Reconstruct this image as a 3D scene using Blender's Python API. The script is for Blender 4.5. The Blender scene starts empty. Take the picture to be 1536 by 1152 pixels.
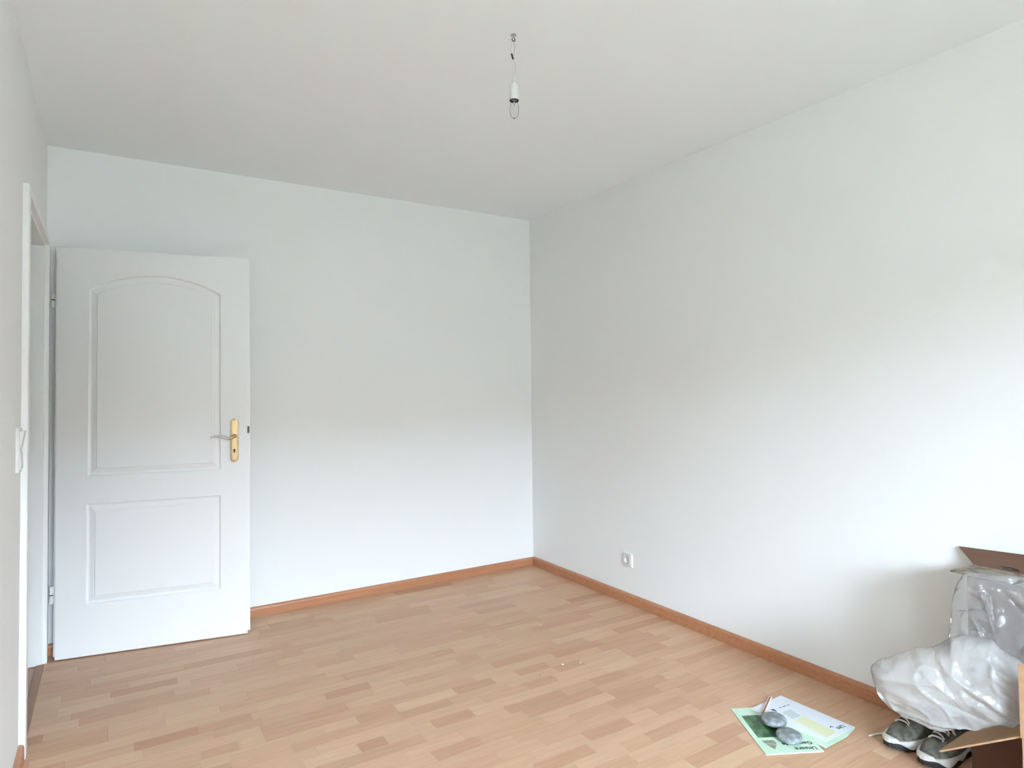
import bpy, bmesh, math, random
from mathutils import Vector, Matrix, noise

S = bpy.context.scene
COL = S.collection
PI = math.pi

# ---------------------------------------------------------------- camera, sky, exposure
W, H, YF = 2.87, 2.5, -5.55            # room width, height, inner face of the window wall (right wall x=0, back wall y=0)
pitch, yaw, roll = math.radians(1.4092), math.radians(-32.0941), math.radians(-0.6127)
fwd = Vector((-math.sin(yaw) * math.cos(pitch), math.cos(yaw) * math.cos(pitch), math.sin(pitch)))
rgt = Vector((math.cos(yaw), math.sin(yaw), 0))
upv = rgt.cross(fwd)
r2 = rgt * math.cos(roll) + upv * math.sin(roll)
u2 = -rgt * math.sin(roll) + upv * math.cos(roll)
cam = bpy.data.cameras.new('camera')
co = bpy.data.objects.new('camera', cam)
COL.objects.link(co)
co.matrix_world = Matrix(((r2.x, u2.x, -fwd.x, -2.61402), (r2.y, u2.y, -fwd.y, -3.87185), (r2.z, u2.z, -fwd.z, 1.27592), (0, 0, 0, 1)))
cam.sensor_width = 36
cam.lens = 961.84 / 1536 * 36
cam.shift_x = (768 - 764.16) / 1536
cam.shift_y = (558.16 - 576) / 1536
cam.clip_start = 0.02
S.camera = co

world = bpy.data.worlds.new('overcast_sky')
S.world = world
world.use_nodes = True
wn = world.node_tree
wn.nodes['Background'].inputs[0].default_value = (0.80, 0.972, 1.165, 1)
wn.nodes['Background'].inputs[1].default_value = 3.0

WX0, WX1, WZ0, WZ1 = -2.72, -1.05, 0.80, 2.16      # window opening in the wall behind the camera
port = bpy.data.lights.new('window_portal', 'AREA')
port.shape = 'RECTANGLE'
port.size, port.size_y = WX1 - WX0, WZ1 - WZ0
port.cycles.is_portal = True
po = bpy.data.objects.new('window_portal', port)
COL.objects.link(po)
po.location = ((WX0 + WX1) / 2, YF - 0.30, (WZ0 + WZ1) / 2)
po.rotation_euler = (math.radians(90), 0, 0)        # -z of the lamp looks to +y, into the room

vs = S.view_settings
S.display_settings.display_device = 'sRGB'
vs.view_transform = 'Standard'
vs.look = 'None'
vs.exposure = 4.75
vs.gamma = 1.0
vs.use_curve_mapping = False
S.cycles.max_bounces = 24
S.cycles.diffuse_bounces = 16
S.cycles.transparent_max_bounces = 24
S.cycles.sample_clamp_indirect = 0

# ---------------------------------------------------------------- materials
def mat(name, col, rough=0.6, metal=0.0, spec=0.5, bump=None, vary=None, **kw):
    m = bpy.data.materials.new(name)
    m.use_nodes = True
    n, l = m.node_tree.nodes, m.node_tree.links
    b = n['Principled BSDF']
    b.inputs['Base Color'].default_value = (*col, 1)
    b.inputs['Roughness'].default_value = rough
    b.inputs['Metallic'].default_value = metal
    b.inputs['Specular IOR Level'].default_value = spec
    for k, v in kw.items():
        b.inputs[k.replace('_', ' ')].default_value = v
    if bump or vary:
        tc = n.new('ShaderNodeTexCoord')
    if bump:
        scale, strength, dist = bump
        t = n.new('ShaderNodeTexNoise')
        t.inputs['Scale'].default_value = scale
        t.inputs['Detail'].default_value = 4
        l.new(tc.outputs['Object'], t.inputs['Vector'])
        bp = n.new('ShaderNodeBump')
        bp.inputs['Strength'].default_value = strength
        bp.inputs['Distance'].default_value = dist
        l.new(t.outputs['Fac'], bp.inputs['Height'])
        l.new(bp.outputs['Normal'], b.inputs['Normal'])
    if vary:
        scale, col2, lo, hi = vary
        t = n.new('ShaderNodeTexNoise')
        t.inputs['Scale'].default_value = scale if not isinstance(scale, tuple) else 1
        t.inputs['Detail'].default_value = 5
        if isinstance(scale, tuple):
            mp = n.new('ShaderNodeMapping')
            mp.inputs['Scale'].default_value = scale
            l.new(tc.outputs['Object'], mp.inputs['Vector'])
            l.new(mp.outputs['Vector'], t.inputs['Vector'])
        else:
            l.new(tc.outputs['Object'], t.inputs['Vector'])
        r = n.new('ShaderNodeMapRange')
        r.inputs['From Min'].default_value = lo
        r.inputs['From Max'].default_value = hi
        l.new(t.outputs['Fac'], r.inputs['Value'])
        mx = n.new('ShaderNodeMix')
        mx.data_type = 'RGBA'
        mx.inputs[6].default_value = (*col, 1)
        mx.inputs[7].default_value = (*col2, 1)
        l.new(r.outputs['Result'], mx.inputs[0])
        l.new(mx.outputs[2], b.inputs['Base Color'])
    return m

M = {}
M['wall'] = mat('white_wall_paint', (0.80, 0.812, 0.808), 0.9, spec=0.2, bump=(140, 0.25, 0.002))
M['ceil'] = mat('white_ceiling_paint', (0.84, 0.88, 0.91), 0.95, spec=0.1, bump=(120, 0.2, 0.002))
M['lacquer'] = mat('white_door_lacquer', (0.82, 0.825, 0.82), 0.38, spec=0.4, bump=(60, 0.05, 0.002))
M['frame'] = mat('white_frame_lacquer', (0.80, 0.81, 0.80), 0.35, spec=0.4)
M['base'] = mat('beech_baseboard', (0.47, 0.215, 0.11), 0.38, vary=((3, 40, 60), (0.40, 0.17, 0.08), 0.35, 0.7))
M['dark_wood'] = mat('brown_transition', (0.30, 0.15, 0.085), 0.45)
M['hall'] = mat('hall_laminate', (0.46, 0.27, 0.17), 0.45)
M['under'] = mat('dark_joint', (0.25, 0.15, 0.09), 0.9)
M['brass'] = mat('polished_brass', (0.52, 0.375, 0.205), 0.28, 1.0)
M['chrome'] = mat('chrome', (0.75, 0.75, 0.76), 0.12, 1.0)
M['dark_metal'] = mat('dark_metal', (0.10, 0.09, 0.08), 0.4, 0.8)
M['steel'] = mat('steel', (0.55, 0.55, 0.55), 0.3, 1.0)
M['black'] = mat('black_hole', (0.01, 0.01, 0.01), 0.8)
M['plastic'] = mat('white_plastic', (0.70, 0.70, 0.685), 0.3)
M['plastic_grey'] = mat('pale_grey_plastic', (0.72, 0.73, 0.72), 0.35)
M['wire'] = mat('pale_wire', (0.70, 0.71, 0.70), 0.4)
M['wire_grey'] = mat('grey_wire', (0.30, 0.30, 0.30), 0.4)
M['terminal'] = mat('dark_terminal', (0.05, 0.05, 0.05), 0.4)
M['card'] = mat('brown_cardboard', (0.47, 0.30, 0.18), 0.85, spec=0.15, vary=((4, 4, 70), (0.42, 0.26, 0.15), 0.3, 0.7))
M['card_dark'] = mat('dark_brown_cardboard', (0.16, 0.088, 0.06), 0.9, spec=0.1, vary=((70, 6, 6), (0.135, 0.074, 0.05), 0.3, 0.7))  # darker brown than the plain cardboard, on inner and outer faces alike
M['card_grey'] = mat('printed_grey_cardboard', (0.27, 0.22, 0.17), 0.8, vary=(30, (0.15, 0.115, 0.085), 0.5, 0.6))
M['paper'] = mat('white_paper', (0.68, 0.72, 0.77), 0.5)
M['paper_mint'] = mat('mint_paper', (0.47, 0.66, 0.49), 0.5, vary=(6, (0.58, 0.71, 0.59), 0.4, 0.6))
M['paper_edge'] = mat('page_edges', (0.78, 0.80, 0.76), 0.7)
M['photo_green'] = mat('dark_green_print', (0.025, 0.075, 0.03), 0.4, vary=(28, (0.12, 0.25, 0.115), 0.45, 0.65))
M['shield'] = mat('olive_grey_print', (0.22, 0.23, 0.17), 0.5, vary=(60, (0.36, 0.37, 0.30), 0.4, 0.6))
M['print_yellow'] = mat('pale_yellow_print', (0.66, 0.67, 0.44), 0.5)
M['print_grey'] = mat('pale_grey_print', (0.50, 0.56, 0.57), 0.5)
M['ink'] = mat('dark_ink', (0.035, 0.04, 0.04), 0.5)
M['stone'] = mat('silvery_grey_stone', (0.17, 0.195, 0.20), 0.55, spec=0.35, bump=(45, 0.9, 0.008), vary=(38, (0.30, 0.33, 0.335), 0.42, 0.62))
M['pencil'] = mat('red_brown_lacquer', (0.30, 0.11, 0.075), 0.4)
M['pencil_edge'] = mat('pale_wood', (0.80, 0.66, 0.58), 0.6)
M['crumb'] = mat('white_crumb', (0.85, 0.83, 0.76), 0.8)
M['crumb_dark'] = mat('dark_crumb', (0.10, 0.06, 0.045), 0.8)
M['shoe'] = mat('grey_olive_mesh', (0.105, 0.10, 0.085), 0.85, bump=(220, 0.6, 0.003), vary=(60, (0.19, 0.185, 0.155), 0.4, 0.62))
M['shoe_dark'] = mat('dark_shoe_lining', (0.035, 0.032, 0.034), 0.9)
M['sole'] = mat('off_white_sole', (0.70, 0.69, 0.66), 0.6, vary=(30, (0.50, 0.49, 0.46), 0.5, 0.7))
M['tread'] = mat('black_rubber', (0.025, 0.022, 0.022), 0.7)
M['lace'] = mat('beige_lace', (0.52, 0.48, 0.41), 0.8)
M['render'] = mat('grey_facade_plaster', (0.22, 0.215, 0.20), 0.9)
M['roof'] = mat('brown_roof_tiles', (0.16, 0.10, 0.08), 0.9)
M['lawn'] = mat('green_lawn', (0.13, 0.16, 0.09), 0.95)

def floor_material():
    m = bpy.data.materials.new('beech_laminate')
    m.use_nodes = True
    n, l = m.node_tree.nodes, m.node_tree.links
    b = n['Principled BSDF']
    b.inputs['Roughness'].default_value = 0.42
    b.inputs['Specular IOR Level'].default_value = 0.45
    at = n.new('ShaderNodeAttribute')
    at.attribute_name = 'tone'
    sep = n.new('ShaderNodeSeparateColor')
    l.new(at.outputs['Color'], sep.inputs[0])
    ramp = n.new('ShaderNodeValToRGB')
    e = ramp.color_ramp.elements
    e[0].position, e[0].color = 0.0, (0.452, 0.243, 0.143, 1)
    e[1].position, e[1].color = 1.0, (0.615, 0.405, 0.260, 1)
    x = e.new(0.5)
    x.color = (0.535, 0.322, 0.199, 1)
    l.new(sep.outputs[0], ramp.inputs[0])
    tc = n.new('ShaderNodeTexCoord')
    add = n.new('ShaderNodeVectorMath')
    add.operation = 'ADD'
    l.new(tc.outputs['Object'], add.inputs[0])
    sc = n.new('ShaderNodeVectorMath')
    sc.operation = 'SCALE'
    sc.inputs['Scale'].default_value = 37.0
    l.new(at.outputs['Color'], sc.inputs[0])
    l.new(sc.outputs[0], add.inputs[1])
    mp = n.new('ShaderNodeMapping')
    mp.inputs['Scale'].default_value = (5, 60, 1)
    l.new(add.outputs[0], mp.inputs[0])
    t = n.new('ShaderNodeTexNoise')
    t.inputs['Scale'].default_value = 1
    t.inputs['Detail'].default_value = 6
    t.inputs['Roughness'].default_value = 0.65
    l.new(mp.outputs[0], t.inputs['Vector'])
    mr = n.new('ShaderNodeMapRange')
    mr.inputs['From Min'].default_value = 0.3
    mr.inputs['From Max'].default_value = 0.7
    mr.inputs['To Min'].default_value = 0.90
    mr.inputs['To Max'].default_value = 1.07
    l.new(t.outputs['Fac'], mr.inputs['Value'])
    mx = n.new('ShaderNodeMix')
    mx.data_type = 'RGBA'
    mx.blend_type = 'MULTIPLY'
    mx.inputs[0].default_value = 1
    l.new(ramp.outputs[0], mx.inputs[6])
    l.new(mr.outputs[0], mx.inputs[7])
    # reddish or yellowish cast per strip
    hs = n.new('ShaderNodeHueSaturation')
    hr = n.new('ShaderNodeMapRange')
    hr.inputs['To Min'].default_value = 0.4955
    hr.inputs['To Max'].default_value = 0.5045
    l.new(sep.outputs[1], hr.inputs['Value'])
    l.new(hr.outputs[0], hs.inputs['Hue'])
    l.new(mx.outputs[2], hs.inputs['Color'])
    l.new(hs.outputs[0], b.inputs['Base Color'])
    return m
M['floor'] = floor_material()

def film_material(name, clear, tint):
    m = bpy.data.materials.new(name)
    m.use_nodes = True
    n, l = m.node_tree.nodes, m.node_tree.links
    for x in list(n):
        if x.type != 'OUTPUT_MATERIAL':
            n.remove(x)
    out = [x for x in n if x.type == 'OUTPUT_MATERIAL'][0]
    tc = n.new('ShaderNodeTexCoord')
    t = n.new('ShaderNodeTexNoise')
    t.inputs['Scale'].default_value = 16
    t.inputs['Detail'].default_value = 3
    t.inputs['Distortion'].default_value = 1.2
    l.new(tc.outputs['Object'], t.inputs['Vector'])
    bp = n.new('ShaderNodeBump')
    bp.inputs['Strength'].default_value = 0.45
    bp.inputs['Distance'].default_value = 0.02
    l.new(t.outputs['Fac'], bp.inputs['Height'])
    d = n.new('ShaderNodeBsdfDiffuse')
    d.inputs[0].default_value = (*tint, 1)
    tl = n.new('ShaderNodeBsdfTranslucent')
    tl.inputs[0].default_value = (*tint, 1)
    g = n.new('ShaderNodeBsdfGlossy')
    g.inputs['Roughness'].default_value = 0.12
    tr = n.new('ShaderNodeBsdfTransparent')
    tr.inputs[0].default_value = (0.97, 0.97, 0.97, 1)
    fr = n.new('ShaderNodeFresnel')
    fr.inputs['IOR'].default_value = 1.35
    for x in (d, tl, g, fr):
        l.new(bp.outputs[0], x.inputs['Normal'])
    a = n.new('ShaderNodeMixShader'); a.inputs[0].default_value = 0.45
    l.new(d.outputs[0], a.inputs[1]); l.new(tl.outputs[0], a.inputs[2])
    c = n.new('ShaderNodeMixShader'); c.inputs[0].default_value = clear
    l.new(a.outputs[0], c.inputs[1]); l.new(tr.outputs[0], c.inputs[2])
    e = n.new('ShaderNodeMixShader')
    l.new(fr.outputs[0], e.inputs[0])
    l.new(c.outputs[0], e.inputs[1]); l.new(g.outputs[0], e.inputs[2])
    l.new(e.outputs[0], out.inputs['Surface'])
    return m
M['film_white'] = film_material('milky_plastic_film', 0.58, (0.78, 0.78, 0.77))
M['film_clear'] = film_material('clear_plastic_film', 0.74, (0.66, 0.66, 0.65))

def glass_material(name, ior):
    m = bpy.data.materials.new(name)
    m.use_nodes = True
    n, l = m.node_tree.nodes, m.node_tree.links
    for x in list(n):
        if x.type != 'OUTPUT_MATERIAL':
            n.remove(x)
    out = [x for x in n if x.type == 'OUTPUT_MATERIAL'][0]
    g = n.new('ShaderNodeBsdfGlossy'); g.inputs['Roughness'].default_value = 0.03
    tr = n.new('ShaderNodeBsdfTransparent'); tr.inputs[0].default_value = (0.985, 0.99, 0.985, 1)
    fr = n.new('ShaderNodeFresnel'); fr.inputs['IOR'].default_value = ior
    e = n.new('ShaderNodeMixShader')
    l.new(fr.outputs[0], e.inputs[0]); l.new(tr.outputs[0], e.inputs[1]); l.new(g.outputs[0], e.inputs[2])
    l.new(e.outputs[0], out.inputs['Surface'])
    return m
M['glass'] = glass_material('window_glass', 1.45)
M['bulb'] = glass_material('bulb_glass', 1.07)

# ---------------------------------------------------------------- mesh helpers
def obj(name, bm, m, parent=None, smooth=False, bevel=0.0, loc=None):
    me = bpy.data.meshes.new(name)
    bmesh.ops.recalc_face_normals(bm, faces=bm.faces)
    bm.to_mesh(me)
    bm.free()
    for x in (m if isinstance(m, (list, tuple)) else [m]):
        me.materials.append(M[x])
    if smooth:
        for p in me.polygons:
            p.use_smooth = True
    o = bpy.data.objects.new(name, me)
    COL.objects.link(o)
    if parent:
        o.parent = parent
    if loc:
        o.location = loc
    if bevel:
        b = o.modifiers.new('bevel', 'BEVEL')
        b.width = bevel
        b.segments = 2
        b.limit_method = 'ANGLE'
        b.angle_limit = math.radians(40)
    return o

def thing(name, label, cat, loc=(0, 0, 0), rot=(0, 0, 0), group=None):
    o = bpy.data.objects.new(name, None)
    o.empty_display_size = 0.05
    COL.objects.link(o)
    o.location = loc
    o.rotation_euler = rot
    return tag(o, label, cat, group)

def tag(o, label, cat, group=None):
    o['label'] = label
    o['category'] = cat
    if group:
        o['group'] = group
    return o

def struct(o, label=None):
    o['kind'] = 'structure'
    if label:
        o['label'] = label
    return o

def box(bm, x0, x1, y0, y1, z0, z1, mi=0):
    v = [bm.verts.new((x, y, z)) for x in (x0, x1) for y in (y0, y1) for z in (z0, z1)]
    for q in ((0, 1, 3, 2), (4, 6, 7, 5), (0, 4, 5, 1), (2, 3, 7, 6), (0, 2, 6, 4), (1, 5, 7, 3)):
        f = bm.faces.new([v[i] for i in q])
        f.material_index = mi
    return v

def B(x0, x1, y0, y1, z0, z1):
    bm = bmesh.new()
    box(bm, x0, x1, y0, y1, z0, z1)
    return bm

def tube(bm, pts, r, n=8, cap=True):
    pts = [Vector(p) for p in pts]
    rs = r if isinstance(r, (list, tuple)) else [r] * len(pts)
    rings = []
    ref = None
    for i, p in enumerate(pts):
        d = (pts[min(i + 1, len(pts) - 1)] - pts[max(i - 1, 0)]).normalized()
        if ref is None:
            ref = d.orthogonal().normalized()
        a = (ref - d * ref.dot(d)).normalized()
        ref = a
        b = d.cross(a)
        rings.append([bm.verts.new(p + (a * math.cos(2 * PI * k / n) + b * math.sin(2 * PI * k / n)) * rs[i]) for k in range(n)])
    for A, Bq in zip(rings, rings[1:]):
        for k in range(n):
            bm.faces.new((A[k], A[(k + 1) % n], Bq[(k + 1) % n], Bq[k]))
    if cap:
        bm.faces.new(rings[0][::-1])
        bm.faces.new(rings[-1])

def lathe(bm, prof, n=24, c=(0, 0, 0)):
    """prof: list of (radius, z)."""
    rings = []
    for r, z in prof:
        if r < 1e-6:
            rings.append([bm.verts.new((c[0], c[1], c[2] + z))])
        else:
            rings.append([bm.verts.new((c[0] + r * math.cos(2 * PI * k / n), c[1] + r * math.sin(2 * PI * k / n), c[2] + z)) for k in range(n)])
    for A, Bq in zip(rings, rings[1:]):
        for k in range(n):
            a = [A[k % len(A)], A[(k + 1) % len(A)], Bq[(k + 1) % len(Bq)], Bq[k % len(Bq)]]
            u = []
            for v in a:
                if v not in u:
                    u.append(v)
            if len(u) > 2:
                bm.faces.new(u)

def prism(bm, pts, z0, z1):
    a = [bm.verts.new((x, y, z0)) for x, y in pts]
    b = [bm.verts.new((x, y, z1)) for x, y in pts]
    n = len(pts)
    bm.faces.new(a[::-1])
    bm.faces.new(b)
    for i in range(n):
        bm.faces.new((a[i], a[(i + 1) % n], b[(i + 1) % n], b[i]))

def crom(pts, k=6):
    P = [Vector(p) for p in pts]
    out = []
    for i in range(len(P) - 1):
        p0, p1, p2, p3 = P[max(i - 1, 0)], P[i], P[i + 1], P[min(i + 2, len(P) - 1)]
        for j in range(k):
            t = j / k
            out.append(0.5 * ((2 * p1) + (p2 - p0) * t + (2 * p0 - 5 * p1 + 4 * p2 - p3) * t * t + (3 * p1 - p0 - 3 * p2 + p3) * t ** 3))
    out.append(P[-1])
    return out

# ---------------------------------------------------------------- the room shell
T = 0.12
JY0, JY1, JZ = -0.132, -0.992, 1.975           # door opening in the left wall: far jamb, near jamb, head
def shell():
    bm = bmesh.new(); box(bm, -W - T, T, 0, T, -0.1, H + 0.1)
    struct(obj('wall_back', bm, 'wall'), 'white back wall behind the open door')
    bm = bmesh.new(); box(bm, 0, T, YF - 0.35, 0, -0.1, H + 0.1)
    struct(obj('wall_right', bm, 'wall'), 'white right wall with the power socket')
    bm = bmesh.new()
    box(bm, -W - T, -W, JY0 + 0.03, 0, -0.1, H + 0.1)
    box(bm, -W - T, -W, YF - 0.35, JY1 - 0.03, -0.1, H + 0.1)
    box(bm, -W - T, -W, JY1 - 0.03, JY0 + 0.03, JZ + 0.03, H + 0.1)
    struct(obj('wall_left', bm, 'wall'), 'white left wall with the doorway')
    bm = bmesh.new()
    y0, y1 = YF - 0.35, YF
    box(bm, -W, WX0, y0, y1, -0.1, H + 0.1)
    box(bm, WX1, 0, y0, y1, -0.1, H + 0.1)
    box(bm, WX0, WX1, y0, y1, -0.1, WZ0)
    box(bm, WX0, WX1, y0, y1, WZ1, H + 0.1)
    struct(obj('wall_front', bm, 'wall'), 'white window wall opposite the back wall')
    struct(obj('ceiling', B(-W - T, T, YF - 0.35, T, H, H + 0.1), 'ceil'), 'plain white ceiling')
shell()

# window behind the camera: frame, mullion, panes, sill
def window():
    y0, y1 = YF - 0.27, YF - 0.20
    bm = bmesh.new()
    w = 0.06
    box(bm, WX0, WX0 + w, y0, y1, WZ0, WZ1)
    box(bm, WX1 - w, WX1, y0, y1, WZ0, WZ1)
    box(bm, WX0 + w, WX1 - w, y0, y1, WZ0, WZ0 + w)
    box(bm, WX0 + w, WX1 - w, y0, y1, WZ1 - w, WZ1)
    xm = (WX0 + WX1) / 2
    box(bm, xm - 0.05, xm + 0.05, y0, y1, WZ0 + w, WZ1 - w)
    wd = struct(obj('window_1', bm, 'frame'), 'white two-pane window')
    for a, b in ((WX0 + w, xm - 0.05), (xm + 0.05, WX1 - w)):
        obj('window_pane', B(a, b, (y0 + y1) / 2 - 0.002, (y0 + y1) / 2 + 0.002, WZ0 + w, WZ1 - w), 'glass', wd)
    obj('window_sill', B(WX0, WX1, YF - 0.20, YF + 0.03, WZ0 - 0.001, WZ0 + 0.02), 'frame', wd, bevel=0.003)
window()

# the hall beyond the doorway
def hall():
    x0, x1 = -W - T - 1.2, -W - T
    bm = bmesh.new()
    box(bm, x0 - T, x0, -2.3, 0.7, -0.1, H)
    box(bm, x0, x1, -2.3 - T, -2.3, -0.1, H)
    box(bm, x0, x1, 0.7, 0.7 + T, -0.1, H)
    box(bm, x1 - 0.001, x1 + T, T, 0.7, -0.1, H)
    struct(obj('wall_hall', bm, 'wall'), 'white walls of the hall beyond the doorway')
    struct(obj('ceiling_hall', B(x0, x1, -2.3, 0.7, H - 0.02, H + 0.05), 'ceil'), 'ceiling of the hall')
    struct(obj('floor_hall', B(x0, -W - 0.012, -2.3, 0.7, -0.08, -0.001), 'hall'), 'beech coloured hall floor')
hall()

# ---------------------------------------------------------------- floor of beech strips
def cam_area(x0, x1, y0, y1):
    def pr(x, y):
        d = Vector((x, y, 0)) - co.matrix_world.translation
        z = d.dot(fwd)
        if z < 0.3:
            return None
        return (764.16 + 961.84 * d.dot(r2) / z, 558.16 - 961.84 * d.dot(u2) / z)
    p = [pr(x, y) for x, y in ((x0, y0), (x1, y0), (x1, y1), (x0, y1))]
    if any(q is None for q in p):
        return 0
    cx, cy = sum(q[0] for q in p) / 4, sum(q[1] for q in p) / 4
    if not (-60 < cx < 1560 and cy < 1165):
        return 0
    return abs(sum(p[i][0] * p[(i + 1) % 4][1] - p[(i + 1) % 4][0] * p[i][1] for i in range(4))) / 2

# strips one can single out in the room: from x, to x, y, tone (0 dark .. 1 pale)
SEEN = [(-1.79, -1.61, -0.857, 0.3), (-1.71, -1.44, -1.022, 0.35), (-1.84, -1.65, -1.171, 0.1), (-1.97, -1.79, -1.312, 0.25), (-2.2, -2.12, -1.376, 0.85), (-2.21, -2.12, -1.298, 0.8), (-1.92, -1.79, -1.397, 0.9), (-1.81, -1.63, -1.457, 0.15), (-1.87, -1.75, -1.597, 0.0), (-2.04, -1.85, -1.641, 0.85), (-2.32, -2.13, -1.191, 0.15), (-2.24, -1.8, -0.869, 0.8), (-2.12, -1.95, -1.295, 0.3), (-2.33, -2.21, -1.338, 0.3), (-2.34, -2.25, -1.409, 0.8), (-2.25, -2.05, -1.475, 0.55), (-2.02, -1.89, -0.6, 0.8), (-1.97, -1.83, -0.504, 0.25), (-1.9, -1.8, -0.635, 0.3), (-1.93, -1.72, -1.031, 0.55), (-1.78, -1.57, -1.304, 0.8), (-1.66, -1.52, -1.21, 0.85), (-1.28, -1.18, -1.042, 0.1), (-1.02, -0.87, -0.817, 0.15), (-0.83, -0.58, -0.675, 0.2), (-1.11, -0.91, -1.273, 0.15), (-1.06, -0.89, -1.421, 0.15), (-1.37, -1.18, -1.443, 0.1), (-1.64, -1.42, -1.489, 0.2), (-1.63, -1.32, -1.558, 0.75), (-1.56, -1.39, -1.629, 0.15), (-1.09, -0.94, -1.559, 0.15), (-1.27, -0.99, -1.687, 0.1), (-1.03, -0.85, -1.751, 0.15), (-0.81, -0.52, -1.349, 0.1), (-0.95, -0.65, -1.53, 0.85), (-1.31, -1.0, -1.608, 0.85), (-0.89, -0.74, -1.47, 0.2), (-1.41, -0.97, -0.984, 0.75), (-1.08, -0.87, -1.163, 0.7), (-1.22, -1.11, -1.141, 0.3), (-0.83, -0.62, -0.992, 0.75), (-1.31, -1.2, -1.552, 0.5), (-0.83, -0.65, -1.667, 0.1), (-1.03, -0.85, -1.756, 0.15), (-0.9, -0.64, -1.859, 0.05), (-0.79, -0.62, -1.993, 0.2), (-1.13, -0.92, -2.022, 0.1), (-0.82, -0.69, -2.127, 0.2), (-0.56, -0.43, -1.933, 0.2), (-0.63, -0.49, -2.055, 0.2), (-0.94, -0.67, -2.333, 0.1), (-0.76, -0.6, -2.25, 0.1), (-0.51, -0.28, -1.569, 0.25), (-1.27, -1.06, -2.138, 0.9), (-1.08, -0.87, -2.209, 0.85), (-1.06, -0.94, -2.15, 0.55), (-0.87, -0.84, -1.815, 0.85), (-1.36, -1.23, -1.998, 0.8), (-0.52, -0.34, -1.633, 0.5), (-0.7, -0.59, -2.122, 0.9), (-0.54, -0.39, -1.794, 0.7), (-0.99, -0.84, -1.792, 0.85), (-0.37, -0.22, -1.78, 0.3), (-0.23, -0.0, -1.769, 0.2), (-1.39, -1.16, -2.071, 0.2)]
def floor():
    rng = random.Random(11)
    fl = struct(obj('floor', B(-W - 0.012, 0, YF, 0, -0.1, -0.003), 'under'), 'beech strip laminate floor')
    s, y00 = 0.0643, -0.012
    rows = {}
    for a, b, y, t in SEEN:
        k = round((-(y - y00)) / s)
        rows.setdefault(k, []).append((a, b, t))
    strips = []
    k0, k1 = 0, int((-YF - 0.012) / s) + 1
    for k in range(k0, k1 + 1):
        yc = y00 - k * s
        ya, yb = min(yc + s / 2, -0.001), max(yc - s / 2, YF + 0.001)
        if ya - yb < 0.01:
            continue
        segs = []
        for a, b, t in sorted(rows.get(k, [])):
            if segs and a < segs[-1][1]:
                a = segs[-1][1]
            if b - a > 0.05:
                segs.append((a, b, t))
        full = []
        x = -W - 0.012 - (rng.random() * 0.3)
        for a, b, t in segs + [(0.0, 0.0, None)]:
            gap = a - x
            while gap > 0.001:
                L = rng.uniform(0.17, 0.42)
                if gap < 0.16 and full and full[-1][2] is not None and full[-1][3]:
                    full[-1][1] += gap
                    x = a
                    break
                if gap - L < 0.15:
                    L = gap if gap < 0.45 else gap / 2
                tn = min(1, max(0, rng.gauss(0.55, 0.17)))
                full.append([x, x + L, tn, True])
                x += L
                gap = a - x
            if t is not None:
                full.append([a, b, 0.14 + 0.74 * t, False])
                x = b
        for a, b, t, _ in full:
            a, b = max(a, -W - 0.012), min(b, -0.001)
            if b - a > 0.004:
                strips.append((a, b, yb, ya, t, rng.random(), rng.random()))
    strips.sort(key=lambda q: -cam_area(*q[:4]))
    def geo(bm, q, lay):
        a, b, y0, y1, t, h, z = q
        g, h0 = 0.0004, 0.0
        v = box(bm, a + g, b - g, y0 + g, y1 - g, -0.004, h0)
        for f in {f for x in v for f in x.link_faces}:
            for lp in f.loops:
                lp[lay] = (t, h, z, 1)
    for q in strips[:300]:
        bm = bmesh.new()
        lay = bm.loops.layers.float_color.new('tone')
        geo(bm, q, lay)
        obj('floor_strip', bm, 'floor', fl)
    bm = bmesh.new()
    lay = bm.loops.layers.float_color.new('tone')
    for q in strips[300:]:
        geo(bm, q, lay)
    rest = obj('floor_strips', bm, 'floor', fl)
    rest['kind'] = 'stuff'
floor()

# ---------------------------------------------------------------- baseboards: rounded top profile swept along the wall
def baseboard(name, p0, p1, inward, label, h=0.054, t=0.018):
    """p0, p1: 2D ends on the wall line; inward: unit 2D normal into the room"""
    prof = [(0, 0), (t, 0), (t, h - 0.012), (t - 0.002, h - 0.006), (t - 0.006, h - 0.002), (t - 0.011, h), (0, h)]
    bm = bmesh.new()
    rings = []
    for p in (p0, p1):
        rings.append([bm.verts.new((p[0] + inward[0] * a, p[1] + inward[1] * a, z + 0.0005)) for a, z in prof])
    n = len(prof)
    for i in range(n):
        bm.faces.new((rings[0][i], rings[0][(i + 1) % n], rings[1][(i + 1) % n], rings[1][i]))
    bm.faces.new(rings[0][::-1])
    bm.faces.new(rings[1])
    return struct(obj(name, bm, 'base'), label)
baseboard('baseboard_back', (-W, 0), (0, 0), (0, -1), 'beech baseboard along the back wall')
baseboard('baseboard_right', (0, -0.0185), (0, YF), (-1, 0), 'beech baseboard along the right wall', h=0.058)
baseboard('baseboard_left', (-W, -1.062), (-W, YF), (1, 0), 'beech baseboard on the left wall before the door frame', h=0.06)
baseboard('baseboard_left', (-W, -0.0185), (-W, -0.066), (1, 0), 'short beech baseboard piece behind the door hinge')

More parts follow.
